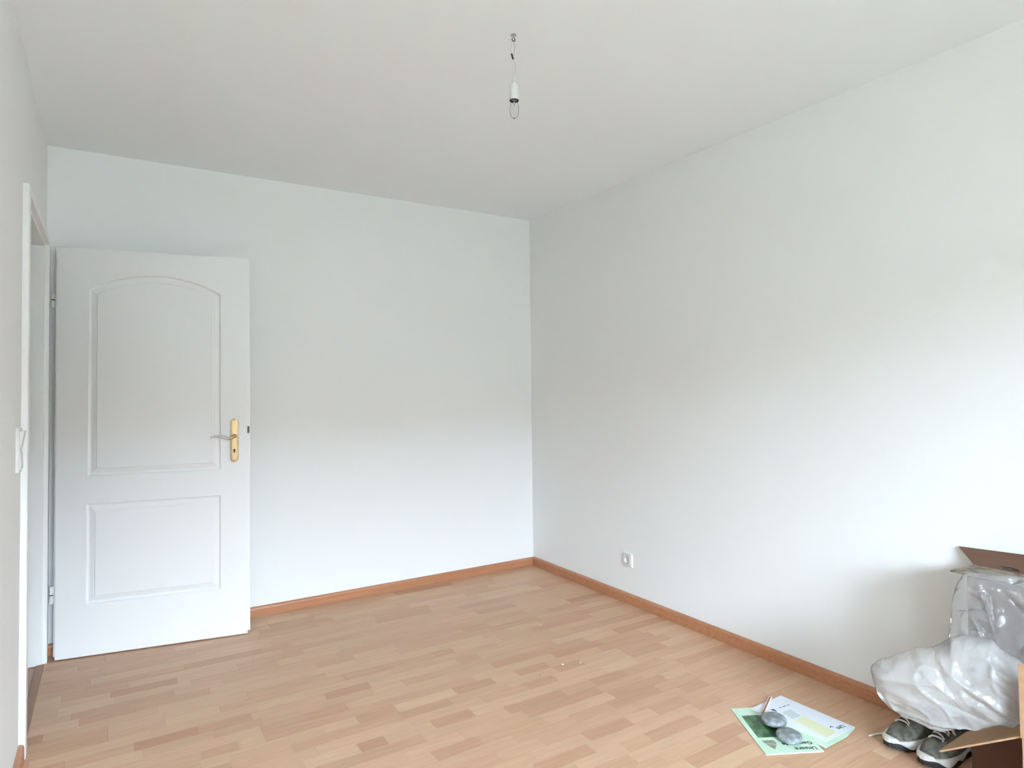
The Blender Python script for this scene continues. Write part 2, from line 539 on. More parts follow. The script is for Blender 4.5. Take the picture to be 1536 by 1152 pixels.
# ---------------------------------------------------------------- door frame and door
def door():
    fr = bpy.data.objects.new('trim_1', None)
    COL.objects.link(fr)
    fr.location = (-W, (JY0 + JY1) / 2, 0)
    struct(fr, 'white door frame in the left wall')
    def P(name, x0, x1, y0, y1, z0, z1, bev=0.002):
        ox, oy = fr.location.x, fr.location.y
        return obj(name, B(x0 - ox, x1 - ox, y0 - oy, y1 - oy, z0, z1), 'frame', fr, bevel=bev)
    c0, c1 = -W - 0.002, -W + 0.020
    P('casing', c0, c1, JY0 + 0.013, JY0 + 0.068, 0.001, JZ + 0.047)
    P('casing', c0, c1, JY1 - 0.066, JY1 - 0.011, 0.001, JZ + 0.047, 0.004)
    P('casing', c0, c1, JY1 - 0.011, JY0 + 0.013, JZ + 0.013, JZ + 0.047)
    j0, j1 = -W - T - 0.02, -W + 0.002
    P('jamb', j0, j1, JY0, JY0 + 0.029, 0.001, JZ)
    P('jamb', j0, j1, JY1 - 0.029, JY1, 0.001, JZ)
    P('jamb', j0, j1, JY1 - 0.029, JY0 + 0.029, JZ, JZ + 0.029)
    obj('threshold', B(-0.022, 0.010, JY1 - fr.location.y + 0.001, JY0 - fr.location.y - 0.001, 0.0005, 0.006), 'dark_wood', fr, bevel=0.002)

    d = bpy.data.objects.new('door_1', None)
    COL.objects.link(d)
    d.location = (-2.82144, -0.11228, 0)
    d.rotation_euler = (0, 0, math.radians(-9.985))
    struct(d, 'white panelled door standing open before the back wall')
    LW, Z0, Z1, D = 0.8475, 0.006, 1.971, 0.025
    # panel outlines in the leaf's plane (x, z); the upper one has an arched top
    ux0, ux1, uz0, uzs, uzp = 0.130, 0.719, 0.868, 1.778, 1.861
    xc, hw = (ux0 + ux1) / 2, (ux1 - ux0) / 2
    R = (hw * hw + (uzp - uzs) ** 2) / (2 * (uzp - uzs))
    def upper(off):
        a0, a1, b0 = ux0 + off, ux1 - off, uz0 + off
        r = R - off
        cz = uzp - R
        h = (a1 - a0) / 2
        pts = [(a0, b0), (a1, b0)]
        n = 20
        th = math.asin(h / r)
        for i in range(n + 1):
            t = th - 2 * th * i / n
            pts.append((xc + r * math.sin(t), cz + r * math.cos(t)))
        return pts
    lx0, lx1, lz0, lz1 = 0.125, 0.719, 0.252, 0.734
    def lower(off):
        return [(lx0 + off, lz0 + off), (lx1 - off, lz0 + off), (lx1 - off, lz1 - off), (lx0 + off, lz1 - off)]
    prof = [(0, 0), (0.002, 0.006), (0.006, 0.0095), (0.012, 0.0100), (0.030, 0.0040), (0.034, 0.0040), (0.036, 0.0010), (0.039, 0.0)]
    bm = bmesh.new()
    # front skin with two openings
    edges = []
    for loop in ([(0, Z0), (LW, Z0), (LW, Z1), (0, Z1)], upper(0), lower(0)):
        vs_ = [bm.verts.new((x, 0, z)) for x, z in loop]
        edges += [bm.edges.new((vs_[i], vs_[(i + 1) % len(vs_)])) for i in range(len(vs_))]
    bmesh.ops.triangle_fill(bm, use_beauty=True, edges=edges)
    # sides and the rebated lip at the back
    def quad(*p):
        bm.faces.new([bm.verts.new(q) for q in p])
    quad((0, 0, Z0), (0, 0, Z1), (0, D, Z1), (0, D, Z0))
    quad((LW, 0, Z0), (LW, D, Z0), (LW, D, Z1), (LW, 0, Z1))
    quad((0, 0, Z1), (LW, 0, Z1), (LW, D, Z1), (0, D, Z1))
    quad((0, 0, Z0), (0, D, Z0), (LW, D, Z0), (LW, 0, Z0))
    leaf = obj('door_leaf', bm, 'lacquer', d)
    obj('door_lip', B(-0.013, LW + 0.0135, D, D + 0.016, Z0 + 0.006, Z1 + 0.013), 'lacquer', leaf, bevel=0.002)
    for fn in (upper, lower):
        bm = bmesh.new()
        rings = []
        for off, dep in prof:
            rings.append([bm.verts.new((x, dep, z)) for x, z in fn(off)])
        n = len(rings[0])
        for A, Q in zip(rings, rings[1:]):
            for i in range(n):
                bm.faces.new((A[i], A[(i + 1) % n], Q[(i + 1) % n], Q[i]))
        bm.faces.new(rings[-1])
        obj('door_panel', bm, 'lacquer', leaf)
    # handle: long brass plate with rounded ends, brass neck, chrome curved lever
    px, pz0, pz1, hw = 0.7845, 0.903, 1.130, 0.0205
    def plate(r, zz0, zz1):
        return [(px + r * math.cos(a), zz1 - r + r * math.sin(a)) for a in [PI * i / 12 for i in range(13)]] + \
               [(px + r * math.cos(a), zz0 + r + r * math.sin(a)) for a in [PI + PI * i / 12 for i in range(13)]]
    bm = bmesh.new()
    rr = []
    for r, dz, y in ((hw, 0, 0.0), (hw, 0, -0.0035), (hw - 0.002, 0.002, -0.0055), (hw - 0.005, 0.005, -0.0055), (hw - 0.0065, 0.0065, -0.0075), (hw - 0.009, 0.009, -0.008)):
        rr.append([bm.verts.new((x, y, z)) for x, z in plate(r, pz0 + dz, pz1 - dz)])
    n = len(rr[0])
    for A, Q in zip(rr, rr[1:]):
        for i in range(n):
            bm.faces.new((A[i], A[(i + 1) % n], Q[(i + 1) % n], Q[i]))
    bm.faces.new(rr[-1])
    hp = obj('door_handle', bm, 'brass', d)
    bm = bmesh.new()
    tube(bm, crom([(px + 0.003, -0.006, 1.040), (px + 0.003, -0.030, 1.040), (px - 0.004, -0.047, 1.038), (px - 0.022, -0.050, 1.031)]), [0.0105] * 10 + [0.009] * 9, 12)
    lv = bm
    obj('lever_neck', lv, 'brass', hp, smooth=True)
    bm = bmesh.new()
    pts = crom([(px - 0.020, -0.050, 1.0315), (px - 0.034, -0.049, 1.031), (px - 0.055, -0.048, 1.040), (px - 0.082, -0.047, 1.0445), (px - 0.098, -0.046, 1.043), (px - 0.112, -0.046, 1.036)], 5)
    tube(bm, pts, [0.0095 - 0.0050 * i / (len(pts) - 1) for i in range(len(pts))], 10)
    l2 = obj('lever', bm, 'chrome', hp, smooth=True)
    l2['label'] = 'chrome curved lever'
    for z in (pz1 - 0.008, pz0 + 0.008):
        bm = bmesh.new()
        lathe(bm, [(0.0, 0.0), (0.003, 0.0), (0.003, 0.002), (0, 0.0022)], 10)
        bmesh.ops.rotate(bm, verts=bm.verts, cent=(0, 0, 0), matrix=Matrix.Rotation(PI / 2, 3, 'X'))
        bmesh.ops.translate(bm, verts=bm.verts, vec=(px, -0.0068, z))
        obj('screw', bm, 'dark_metal', hp)
    bm = bmesh.new()
    kz = 0.962
    prism(bm, [(px + 0.006 * math.cos(PI * i / 8) * 0.9, kz + 0.005 + 0.006 * math.sin(PI * i / 8)) for i in range(-1, 10)] + [(px - 0.003, kz - 0.010), (px + 0.003, kz - 0.010)], 0, 0.001)
    bmesh.ops.rotate(bm, verts=bm.verts, cent=(0, 0, 0), matrix=Matrix.Rotation(PI / 2, 3, 'X'))
    bmesh.ops.translate(bm, verts=bm.verts, vec=(0, -0.0078, 0))
    obj('keyhole', bm, 'black', hp)
    obj('latch', B(LW - 0.002, LW + 0.010, 0.006, 0.0215, 1.052, 1.088), 'dark_metal', d, bevel=0.001)
    obj('lock_bolt', B(LW - 0.002, LW + 0.003, 0.007, 0.020, 0.962, 0.975), 'plastic_grey', d, bevel=0.001)
    for z0, z1 in ((1.688, 1.762), (0.266, 0.350)):
        h = (z1 - z0) / 2
        bm = bmesh.new()
        zm = z0 + h
        lathe(bm, [(0, 0), (0.0075, 0), (0.0085, 0.003), (0.0085, h - 0.003)], 14, (-0.021, 0.028, z0))
        lathe(bm, [(0.0085, 0.002), (0.0085, h - 0.002), (0.0065, h), (0, h)], 14, (-0.021, 0.028, zm))
        hg = obj('hinge', bm, 'plastic', d, smooth=True)
        bm = bmesh.new()
        lathe(bm, [(0, -0.003), (0.0086, -0.003), (0.0086, 0.002), (0, 0.002)], 14, (-0.021, 0.028, zm))
        obj('hinge_ring', bm, 'black', hg)
door()

# ---------------------------------------------------------------- street outside the window (lights the room, out of frame)
def street():
    struct(obj('ground', B(-60, 60, -70, YF - 0.6, -3.2, -3.0), 'lawn'), 'lawn below the window')
    bm = bmesh.new()
    box(bm, -40, 40, -32, -22, -3.0, 3.6)
    b = struct(obj('opposite_house', bm, 'render'), 'grey house row across the lawn')
    bm = bmesh.new()
    v = [(-40.4, -32.4, 3.6), (40.4, -32.4, 3.6), (40.4, -21.6, 3.6), (-40.4, -21.6, 3.6), (-40.4, -27, 5.7), (40.4, -27, 5.7)]
    vv = [bm.verts.new(p) for p in v]
    for f in ((0, 3, 2, 1), (3, 4, 5, 2), (0, 1, 5, 4), (0, 4, 3), (1, 2, 5)):
        bm.faces.new([vv[i] for i in f])
    obj('roof', bm, 'roof', b)
street()

# ---------------------------------------------------------------- bare bulb hanging from the ceiling
def pendant():
    x, y = -1.4255, -2.0265
    p = thing('pendant_lamp', 'bare bulb in a white socket hanging on thin wires from the ceiling', 'lamp', (x, y, H))
    bm = bmesh.new()
    lathe(bm, [(0, 0), (0.010, 0), (0.010, -0.003), (0.004, -0.005), (0.0035, -0.012), (0, -0.013)], 14)
    hook = obj('ceiling_hook', bm, 'steel', p, smooth=False)
    bm = bmesh.new()
    tube(bm, [(0.006 * math.sin(a), 0.0, -0.017 + 0.006 * math.cos(a)) for a in [2 * PI * i / 16 for i in range(14)]], 0.0018, 6)
    obj('hook_ring', bm, 'dark_metal', hook)
    bm = bmesh.new()
    tube(bm, crom([(0.002, 0, -0.016), (-0.007, 0.001, -0.034), (-0.009, 0.002, -0.055), (-0.006, 0.002, -0.074), (0.000, 0.001, -0.090), (0.006, 0, -0.104), (0.008, 0, -0.120), (0.003, 0, -0.140), (0.001, 0, -0.158)], 6), 0.0011, 6)
    obj('lamp_wire', bm, 'wire', p, smooth=True)
    bm = bmesh.new()
    tube(bm, crom([(0.003, 0.002, -0.016), (-0.001, -0.004, -0.036), (0.001, -0.003, -0.056), (-0.003, -0.001, -0.074), (-0.001, 0.001, -0.088)], 6), 0.0008, 6)
    obj('lamp_wire', bm, 'wire_grey', p, smooth=True)
    bm = bmesh.new()
    tube(bm, [(-0.0085, 0.001, -0.068), (-0.0015, 0.001, -0.086)], [0.0030, 0.0036], 8)
    obj('terminal_block', bm, 'terminal', p)
    bm = bmesh.new()
    z = -0.152
    lathe(bm, [(0.0, z + 0.006), (0.0038, z + 0.006), (0.0042, z - 0.012), (0.006, z - 0.020), (0.0135, z - 0.0225), (0.0155, z - 0.026), (0.0160, z - 0.050), (0.0165, z - 0.053), (0.0165, z - 0.077), (0.0158, z - 0.078), (0.0152, z - 0.066), (0.0, z - 0.066)], 28)
    so = obj('lamp_socket', bm, 'plastic', p, smooth=True, bevel=0)
    bm = bmesh.new()
    lathe(bm, [(0.0158, z - 0.0779), (0.0162, z - 0.0783), (0.0160, z - 0.0800), (0.0125, z - 0.0800), (0.0125, z - 0.0750)], 28)
    obj('socket_hollow_shade', bm, 'black', so, smooth=True)  # shade of the hollow socket underside, painted as a black ring
    bm = bmesh.new()
    zb = z - 0.080
    lathe(bm, [(0.0128, zb + 0.012), (0.0128, zb - 0.006), (0.0135, zb - 0.012), (0.0150, zb - 0.020), (0.0160, zb - 0.030), (0.0155, zb - 0.040), (0.0135, zb - 0.049), (0.0095, zb - 0.0565), (0.0040, zb - 0.0605), (0.0, zb - 0.061)], 28)
    bu = obj('light_bulb', bm, 'bulb', p, smooth=True)
    bm = bmesh.new()
    tube(bm, [(0, 0, zb + 0.008), (0, 0, zb - 0.018)], [0.0035, 0.0016], 8)
    tube(bm, crom([(-0.0012, 0, zb - 0.018), (-0.006, 0, zb - 0.028), (-0.003, 0, zb - 0.033), (0, 0, zb - 0.029), (0.003, 0, zb - 0.033), (0.006, 0, zb - 0.028), (0.0012, 0, zb - 0.018)], 4), 0.0004, 5)
    obj('filament', bm, 'steel', bu)
    bm = bmesh.new()
    lathe(bm, [(0, zb - 0.0575), (0.004, zb - 0.0595), (0.0028, zb - 0.0625), (0, zb - 0.0635)], 10)
    obj('bulb_tip', bm, 'wire_grey', bu)
pendant()

# ---------------------------------------------------------------- power socket on the right wall
def rounded_rect(w, h, r, n=6):
    pts = []
    for cx, cy, a0 in ((w / 2 - r, h / 2 - r, 0), (-w / 2 + r, h / 2 - r, PI / 2), (-w / 2 + r, -h / 2 + r, PI), (w / 2 - r, -h / 2 + r, 1.5 * PI)):
        for i in range(n + 1):
            a = a0 + PI / 2 * i / n
            pts.append((cx + r * math.cos(a), cy + r * math.sin(a)))
    return pts

def loft(bm, rings, cap0=False, cap1=True):
    R = [[bm.verts.new(p) for p in r] for r in rings]
    n = len(R[0])
    for A, Q in zip(R, R[1:]):
        for i in range(n):
            bm.faces.new((A[i], A[(i + 1) % n], Q[(i + 1) % n], Q[i]))
    if cap0:
        bm.faces.new(R[0][::-1])
    if cap1:
        bm.faces.new(R[-1])

def power_socket():
    p = thing('power_socket', 'square white power socket low on the right wall', 'socket', (0, -1.003, 0.2525), (0, 0, PI / 2))
    # local: x along the wall, -y... after the turn local +y points into -x (the room)
    s = 0.081
    bm = bmesh.new()
    def ring(w, r, d):
        return [(x, d, z) for x, z in rounded_rect(w, w, r)]
    loft(bm, [ring(s, 0.006, 0), ring(s, 0.006, 0.006), ring(s - 0.004, 0.005, 0.010), ring(s - 0.020, 0.004, 0.0105), ring(s - 0.0205, 0.004, 0.008)], cap1=False)
    obj('socket_frame', bm, 'plastic', p)
    bm = bmesh.new()
    n = 32
    def circ(r, d):
        return [(r * math.cos(2 * PI * i / n), d, r * math.sin(2 * PI * i / n)) for i in range(n)]
    sq = []
    q = s / 2 - 0.0105
    for i in range(n):
        a = 2 * PI * i / n
        k = q / max(abs(math.cos(a)), abs(math.sin(a)))
        sq.append((k * math.cos(a), 0.0125, k * math.sin(a)))
    loft(bm, [[(x, 0.006, z) for x, _, z in sq], sq, circ(0.0225, 0.0125), circ(0.0205, 0.0115), circ(0.0195, -0.004)], cap1=True)
    ins = obj('socket_insert', bm, 'plastic', p)
    for dx in (-0.0095, 0.0095):
        bm = bmesh.new()
        lathe(bm, [(0, 0), (0.0026, 0), (0.0026, 0.001), (0, 0.001)], 10)
        bmesh.ops.rotate(bm, verts=bm.verts, cent=(0, 0, 0), matrix=Matrix.Rotation(-PI / 2, 3, 'X'))
        bmesh.ops.translate(bm, verts=bm.verts, vec=(dx, -0.0039, 0))
        obj('pin_hole', bm, 'black', ins)
    bm = bmesh.new()
    lathe(bm, [(0, 0), (0.003, 0), (0.003, 0.0015), (0, 0.0015)], 10)
    bmesh.ops.rotate(bm, verts=bm.verts, cent=(0, 0, 0), matrix=Matrix.Rotation(-PI / 2, 3, 'X'))
    bmesh.ops.translate(bm, verts=bm.verts, vec=(0, -0.0039, 0))
    obj('screw', bm, 'steel', ins)
    for dz in (-0.0185, 0.0185):
        obj('earth_clip', B(-0.003, 0.003, -0.003, 0.0115, dz - 0.001, dz + 0.001), 'steel', ins)
power_socket()

# ---------------------------------------------------------------- light switch pair beside the door frame
def light_switch():
    p = thing('light_switch', 'white double light switch on the left wall beside the door frame', 'switch', (-W, -1.165, 1.085), (0, 0, -PI / 2))
    # local: +y points into the room (+x), x along the wall
    bm = bmesh.new()
    def ring(w, h, r, d):
        return [(x, d, z) for x, z in rounded_rect(w, h, r)]
    loft(bm, [ring(0.081, 0.152, 0.006, 0), ring(0.081, 0.152, 0.006, 0.006), ring(0.077, 0.148, 0.005, 0.010)])
    obj('switch_frame', bm, 'plastic', p)
    for zc, tilt in ((0.0355, 0.010), (-0.0355, -0.002)):
        bm = bmesh.new()
        v = box(bm, -0.029, 0.029, 0.009, 0.0125, zc - 0.029, zc + 0.029)
        for q in v:
            if q.co.y > 0.012:
                q.co.y += tilt * (q.co.z - zc) / 0.029 * 0.5 + abs(tilt) * 0.5
        obj('rocker', bm, 'plastic', p, bevel=0.0015)
light_switch()

# ---------------------------------------------------------------- brochures on the floor
def text(body, size, org, xdir, parent, m='ink'):
    cu = bpy.data.curves.new('lettering', 'FONT')
    cu.body = body
    cu.size = size
    cu.extrude = 0.0001
    cu.offset = 0.0008
    cu.resolution_u = 2
    tmp = bpy.data.objects.new('lettering', cu)
    COL.objects.link(tmp)
    dg = bpy.context.evaluated_depsgraph_get()
    me = bpy.data.meshes.new_from_object(tmp.evaluated_get(dg))
    bpy.data.objects.remove(tmp)
    me.materials.clear()
    me.materials.append(M[m])
    o = bpy.data.objects.new('lettering', me)
    COL.objects.link(o)
    x = Vector(xdir).normalized()
    o.parent = parent
    o.matrix_local = Matrix(((x.x, -x.y, 0, org[0]), (x.y, x.x, 0, org[1]), (0, 0, 1, org[2]), (0, 0, 0, 1)))
    return o

def flat(name, pts, org, z, m, parent, t=0.0002):
    bm = bmesh.new()
    prism(bm, [(x - org[0], y - org[1]) for x, y in pts], z, z + t)
    return obj(name, bm, m, parent)

def brochures():
    og = (-0.520, -2.355, 0)
    g = thing('brochure', 'pale green brochure with a dark green photo, under the two grey stones', 'brochure', og, group='brochures on the floor')
    gq = [(-0.527, -2.159), (-0.685, -2.434), (-0.500, -2.531), (-0.342, -2.256)]
    flat('pages', gq, og, 0.0004, 'paper_edge', g, 0.0022)
    cov = flat('cover', gq, og, 0.0026, 'paper_mint', g, 0.0003)
    z = 0.0030
    flat('cover_photo', [(-0.539, -2.219), (-0.618, -2.352), (-0.505, -2.413), (-0.426, -2.279)], og, z, 'photo_green', g)
    sh = [(-0.623, -2.370), (-0.584, -2.392), (-0.592, -2.408), (-0.606, -2.420), (-0.632, -2.432), (-0.631, -2.410), (-0.629, -2.390)]
    flat('emblem', sh, og, z, 'shield', g)
    td = (-0.886, 0.464, 0)
    text('Unsere', 0.0265, (-0.497 - og[0], -2.497 - og[1], z), td, g)
    text('Gemeinde', 0.0265, (-0.480 - og[0], -2.469 - og[1], z), td, g)

    ow = (-0.365, -2.365, 0.0030)
    w = thing('brochure', 'white brochure with a yellow block, overlapping the pale green one', 'brochure', ow, group='brochures on the floor')
    wq = [(-0.273, -2.203), (-0.261, -2.505), (-0.446, -2.503), (-0.472, -2.204)]
    lowq = [(-0.276, -2.206), (-0.262, -2.506), (-0.349, -2.524), (-0.480, -2.524), (-0.470, -2.208)]
    flat('pages', lowq, ow, 0.0002, 'paper_mint', w, 0.0010)
    flat('cover', wq, ow, 0.0014, 'paper', w, 0.0006)
    z = 0.0021
    flat('yellow_print', [(-0.402, -2.352), (-0.346, -2.352), (-0.350, -2.488), (-0.416, -2.490)], ow, z, 'print_yellow', w)
    flat('grey_print', [(-0.392, -2.290), (-0.343, -2.294), (-0.352, -2.345), (-0.402, -2.343)], ow, z, 'print_grey', w)
    text('Um', 0.027, (-0.286 - ow[0], -2.466 - ow[1], z), (-1, -0.03, 0), w)
    text('r', 0.030, (-0.340 - ow[0], -2.452 - ow[1], z), (0.25, -1, 0), w)
    text('- -- -', 0.030, (-0.312 - ow[0], -2.262 - ow[1], z), (-1, 0.1, 0), w)
    flat('dark_rule', [(-0.410, -2.252), (-0.392, -2.256), (-0.400, -2.276), (-0.404, -2.276)], ow, z, 'ink', w)
brochures()

def stone(loc, rx, ry, rz, seed, rot, label):
    bm = bmesh.new()
    bmesh.ops.create_icosphere(bm, subdivisions=4, radius=1)
    for v in bm.verts:
        p = v.co.copy()
        q = Vector((p.x, p.y, p.z))
        k = 1 + 0.06 * noise.noise(p * 1.5 + Vector((seed, 0, 0))) + 0.02 * noise.noise(p * 6 + Vector((0, seed, 0)))
        zz = math.copysign(abs(q.z) ** 0.75, q.z)
        v.co = Vector((q.x * rx * k, q.y * ry * k, zz * rz * k))
    mz = min(v.co.z for v in bm.verts)
    for v in bm.verts:
        v.co.z -= mz
    o = obj('stone', bm, 'stone', None, smooth=True)
    o.location = loc
    o.rotation_euler = (0, 0, rot)
    return tag(o, label, 'stone', 'grey stones on the brochures')
stone((-0.492, -2.328, 0.0056), 0.049, 0.045, 0.0165, 3.0, 0.3, 'flat round grey stone beside the flat pencil, farther from the lettering')
stone((-0.540, -2.424, 0.0034), 0.047, 0.043, 0.0160, 8.0, 1.0, 'flat round grey stone lying on the dark lettering of the green brochure')

def pencil():
    a, b = Vector((-0.468, -2.262, 0)), Vector((-0.327, -2.194, 0))
    d = (b - a)
    p = thing('pencil', 'flat red-brown pencil with pale edges beside a grey stone', 'pencil', ((a.x + b.x) / 2, (a.y + b.y) / 2, 0.0058), (0, 0, math.atan2(d.y, d.x)))
    L = d.length / 2
    bm = bmesh.new()
    loft(bm, [[(x, y, z) for y, z in rounded_rect(0.0125, 0.006, 0.002, 3)] for x in (-L, L)], True, True)
    obj('pencil_body', bm, 'pencil_edge', p)
    obj('lacquer_band', B(-L + 0.001, L - 0.004, -0.0030, 0.0030, 0.0029, 0.0034), 'pencil', p)
    p.location.z = 0.0092
pencil()

def crumbs():
    r = random.Random(4)
    for i, (x, y, s, c, lab) in enumerate([
            (-0.835, -1.470, 0.009, 'crumb', 'white crumb on the floor, left one of the pair in mid-floor'),
            (-0.755, -1.500, 0.007, 'crumb', 'white crumb on the floor, right one of the pair in mid-floor'),
            (-0.985, -1.500, 0.004, 'crumb_dark', 'dark crumb on the floor left of the white crumb pair'),
            (-0.640, -1.010, 0.005, 'crumb', 'white crumb on the floor close to the right baseboard')]):
        bm = bmesh.new()
        bmesh.ops.create_icosphere(bm, subdivisions=1, radius=s)
        for v in bm.verts:
            v.co = Vector((v.co.x * r.uniform(0.6, 1.1), v.co.y * r.uniform(0.4, 0.8), v.co.z * 0.35 * r.uniform(0.7, 1)))
        mz = min(v.co.z for v in bm.verts)
        for v in bm.verts:
            v.co.z -= mz
        o = obj('crumb', bm, c)
        o.location = (x, y, 0.0002)
        tag(o, lab, 'crumb', 'crumbs on the floor')
    bm = bmesh.new()
    tube(bm, [(-0.028, 0.010, 0.003), (0.0, 0.002, 0.0035), (0.028, -0.008, 0.003)], 0.0028, 8)
    o = obj('paper_stick', bm, 'crumb', None, smooth=False)
    o.location = (-0.245, -2.572, 0.0002)
    tag(o, 'thin white stick on the floor in front of the shoe', 'stick')
crumbs()

# ---------------------------------------------------------------- cartons by the right wall
def slab(pts, t, m, name, parent, hole=None):
    """a cardboard panel: quad pts (world), thickness t"""
    P = [Vector(p) for p in pts]
    nrm = (P[1] - P[0]).cross(P[3] - P[0]).normalized()
    bm = bmesh.new()
    if hole:
        loops = [P, [Vector(p) for p in hole]]
        for s in (0, 1):
            es = []
            for L in loops:
                v = [bm.verts.new(p + nrm * t * s) for p in L]
                es += [bm.edges.new((v[i], v[(i + 1) % len(v)])) for i in range(len(v))]
            bmesh.ops.triangle_fill(bm, use_beauty=True, edges=es)
        for L in loops:
            for i in range(len(L)):
                a, b = L[i], L[(i + 1) % len(L)]
                bm.faces.new([bm.verts.new(q) for q in (a, b, b + nrm * t, a + nrm * t)])
    else:
        a = [bm.verts.new(p) for p in P]
        b = [bm.verts.new(p + nrm * t) for p in P]
        n = len(P)
        bm.faces.new(a[::-1]); bm.faces.new(b)
        for i in range(n):
            bm.faces.new((a[i], a[(i + 1) % n], b[(i + 1) % n], b[i]))
    return obj(name, bm, m, parent)

def open_box(bm, x0, x1, y0, y1, z0, z1, t=0.005):
    box(bm, x0, x1, y0, y1, z0, z0 + t)
    box(bm, x0, x0 + t, y0, y1, z0 + t, z1)
    box(bm, x1 - t, x1, y0, y1, z0 + t, z1)
    box(bm, x0 + t, x1 - t, y0, y0 + t, z0 + t, z1)
    box(bm, x0 + t, x1 - t, y1 - t, y1, z0 + t, z1)

def cartons():
    bm = bmesh.new()
    open_box(bm, -0.200, -0.045, -3.45, -2.860, 0.001, 0.636)
    a = obj('tall_carton', bm, 'card_dark')
    tag(a, 'tall brown carton against the right wall with its top flap standing up', 'box')
    # closed half flap lying over the opening and sticking out at the back edge
    f = slab([(-0.203, -2.812, 0.640), (-0.203, -3.40, 0.644), (-0.050, -3.40, 0.640), (-0.050, -2.820, 0.637)], 0.005, 'card_grey', 'top_flap', a)
    f['label'] = 'grey printed flap lying over the opening'
    h0, h1, t1, t0 = Vector((-0.050, -2.822, 0.640)), Vector((-0.050, -3.40, 0.6455)), Vector((-0.010, -3.36, 0.722)), Vector((-0.010, -2.755, 0.688))
    def uv(u, v):
        return h0.lerp(h1, u).lerp(t0.lerp(t1, u), v)
    hole = []
    for k in range(14):
        an = 2 * PI * k / 14
        hole.append(uv(0.192 + 0.045 * math.copysign(abs(math.cos(an)) ** 0.6, math.cos(an)), 0.17 + 0.08 * math.sin(an)))
    slab([h0, h1, t1, t0], -0.005, 'card_dark', 'side_flap', a, hole)

    bm = bmesh.new()
    open_box(bm, -0.450, -0.235, -3.55, -3.090, 0.001, 0.285)
    b = obj('low_carton', bm, 'card')
    tag(b, 'low brown carton in front with its flaps open, white bag spilling out', 'box')
    slab([(-0.450, -3.088, 0.286), (-0.450, -3.55, 0.286), (-0.456, -3.55, 0.500), (-0.453, -3.088, 0.490)], 0.005, 'card', 'side_flap', b)
    slab([(-0.447, -3.088, 0.284), (-0.449, -2.878, 0.146), (-0.250, -2.868, 0.140), (-0.240, -3.088, 0.284)], -0.005, 'card', 'back_flap', b)
cartons()

# ---------------------------------------------------------------- plastic bags
def bag(name, P0, out, front, back, m, creases, seed, label, nseg=150, nring=64, tilt=0.0):
    P0 = Vector(P0)
    n = P0 - co.matrix_world.translation
    n.z = 0
    n.normalize()
    e1 = Vector((n.y, -n.x, 0))
    e2 = Vector((0, 0, 1))
    out = [Vector((s, t, 0)) for s, t in out]
    # resample the outline
    lens = [0]
    for i in range(len(out)):
        lens.append(lens[-1] + (out[(i + 1) % len(out)] - out[i]).length)
    ring = []
    for k in range(nseg):
        d = lens[-1] * k / nseg
        i = max(j for j in range(len(out)) if lens[j] <= d)
        ring.append(out[i].lerp(out[(i + 1) % len(out)], (d - lens[i]) / (lens[i + 1] - lens[i])))
    for _ in range(2):
        ring = [(ring[k - 1] + ring[k] * 2 + ring[(k + 1) % nseg]) / 4 for k in range(nseg)]
    c = sum(ring, Vector()) / nseg
    def relief(s, t):
        h = 0.016 * noise.noise(Vector((s * 9, t * 9, seed))) + 0.007 * noise.noise(Vector((s * 24, t * 24, seed + 5)))
        h += 0.007 * (1 - abs(noise.noise(Vector((s * 9 + t * 6, t * 9 - s * 3, seed + 20))))) ** 12
        for (ax, ay, bx, by, amp, w) in creases:
            dx, dy = bx - ax, by - ay
            L2 = dx * dx + dy * dy
            u = ((s - ax) * dx + (t - ay) * dy) / L2
            uu = min(1, max(0, u))
            dist = math.hypot(s - ax - dx * uu, t - ay - dy * uu)
            fade = math.sin(PI * min(1, max(0, 0.08 + 0.84 * uu))) ** 0.5
            h += amp * fade * math.exp(-(dist / w))
        return h
    bm = bmesh.new()
    rings = []
    for side in (1, -1):
        for j in range(nring + 1):
            if side == -1 and j == 0:
                continue
            a = PI / 2 * j / nring                      # 0 = rim, pi/2 = pole
            if side == -1:
                pass
            rr = math.cos(a)
            dep = (front if side == 1 else back) * math.sin(a) ** 0.8
            vs_ = []
            if j == nring:
                h = relief(c.x, c.y) * side
                vs_ = [bm.verts.new(P0 + e1 * c.x + e2 * c.y - n * (dep * side + h))]
            else:
                for p in ring:
                    q = c.lerp(p, rr)
                    h = relief(q.x, q.y) * min(1, math.sin(a) * 2.2 + 0.12)
                    wob = 0.004 * noise.noise(Vector((p.x * 40, p.y * 40, seed + 9))) * rr
                    vs_.append(bm.verts.new(P0 + e1 * (q.x * (1 + wob)) + e2 * (q.y + wob) - n * side * (dep + h)))
            rings.append((side, j, vs_))
    fr = [r for s, j, r in rings if s == 1]
    bk = [fr[0]] + [r for s, j, r in rings if s == -1]
    for seq in (fr, bk):
        for A, Q in zip(seq, seq[1:]):
            for k in range(nseg):
                if len(Q) == 1:
                    bm.faces.new((A[k], A[(k + 1) % nseg], Q[0]))
                else:
                    bm.faces.new((A[k], A[(k + 1) % nseg], Q[(k + 1) % nseg], Q[k]))
    o = obj(name, bm, m, None, smooth=True)
    return tag(o, label, 'bag', 'plastic bags in the cartons')

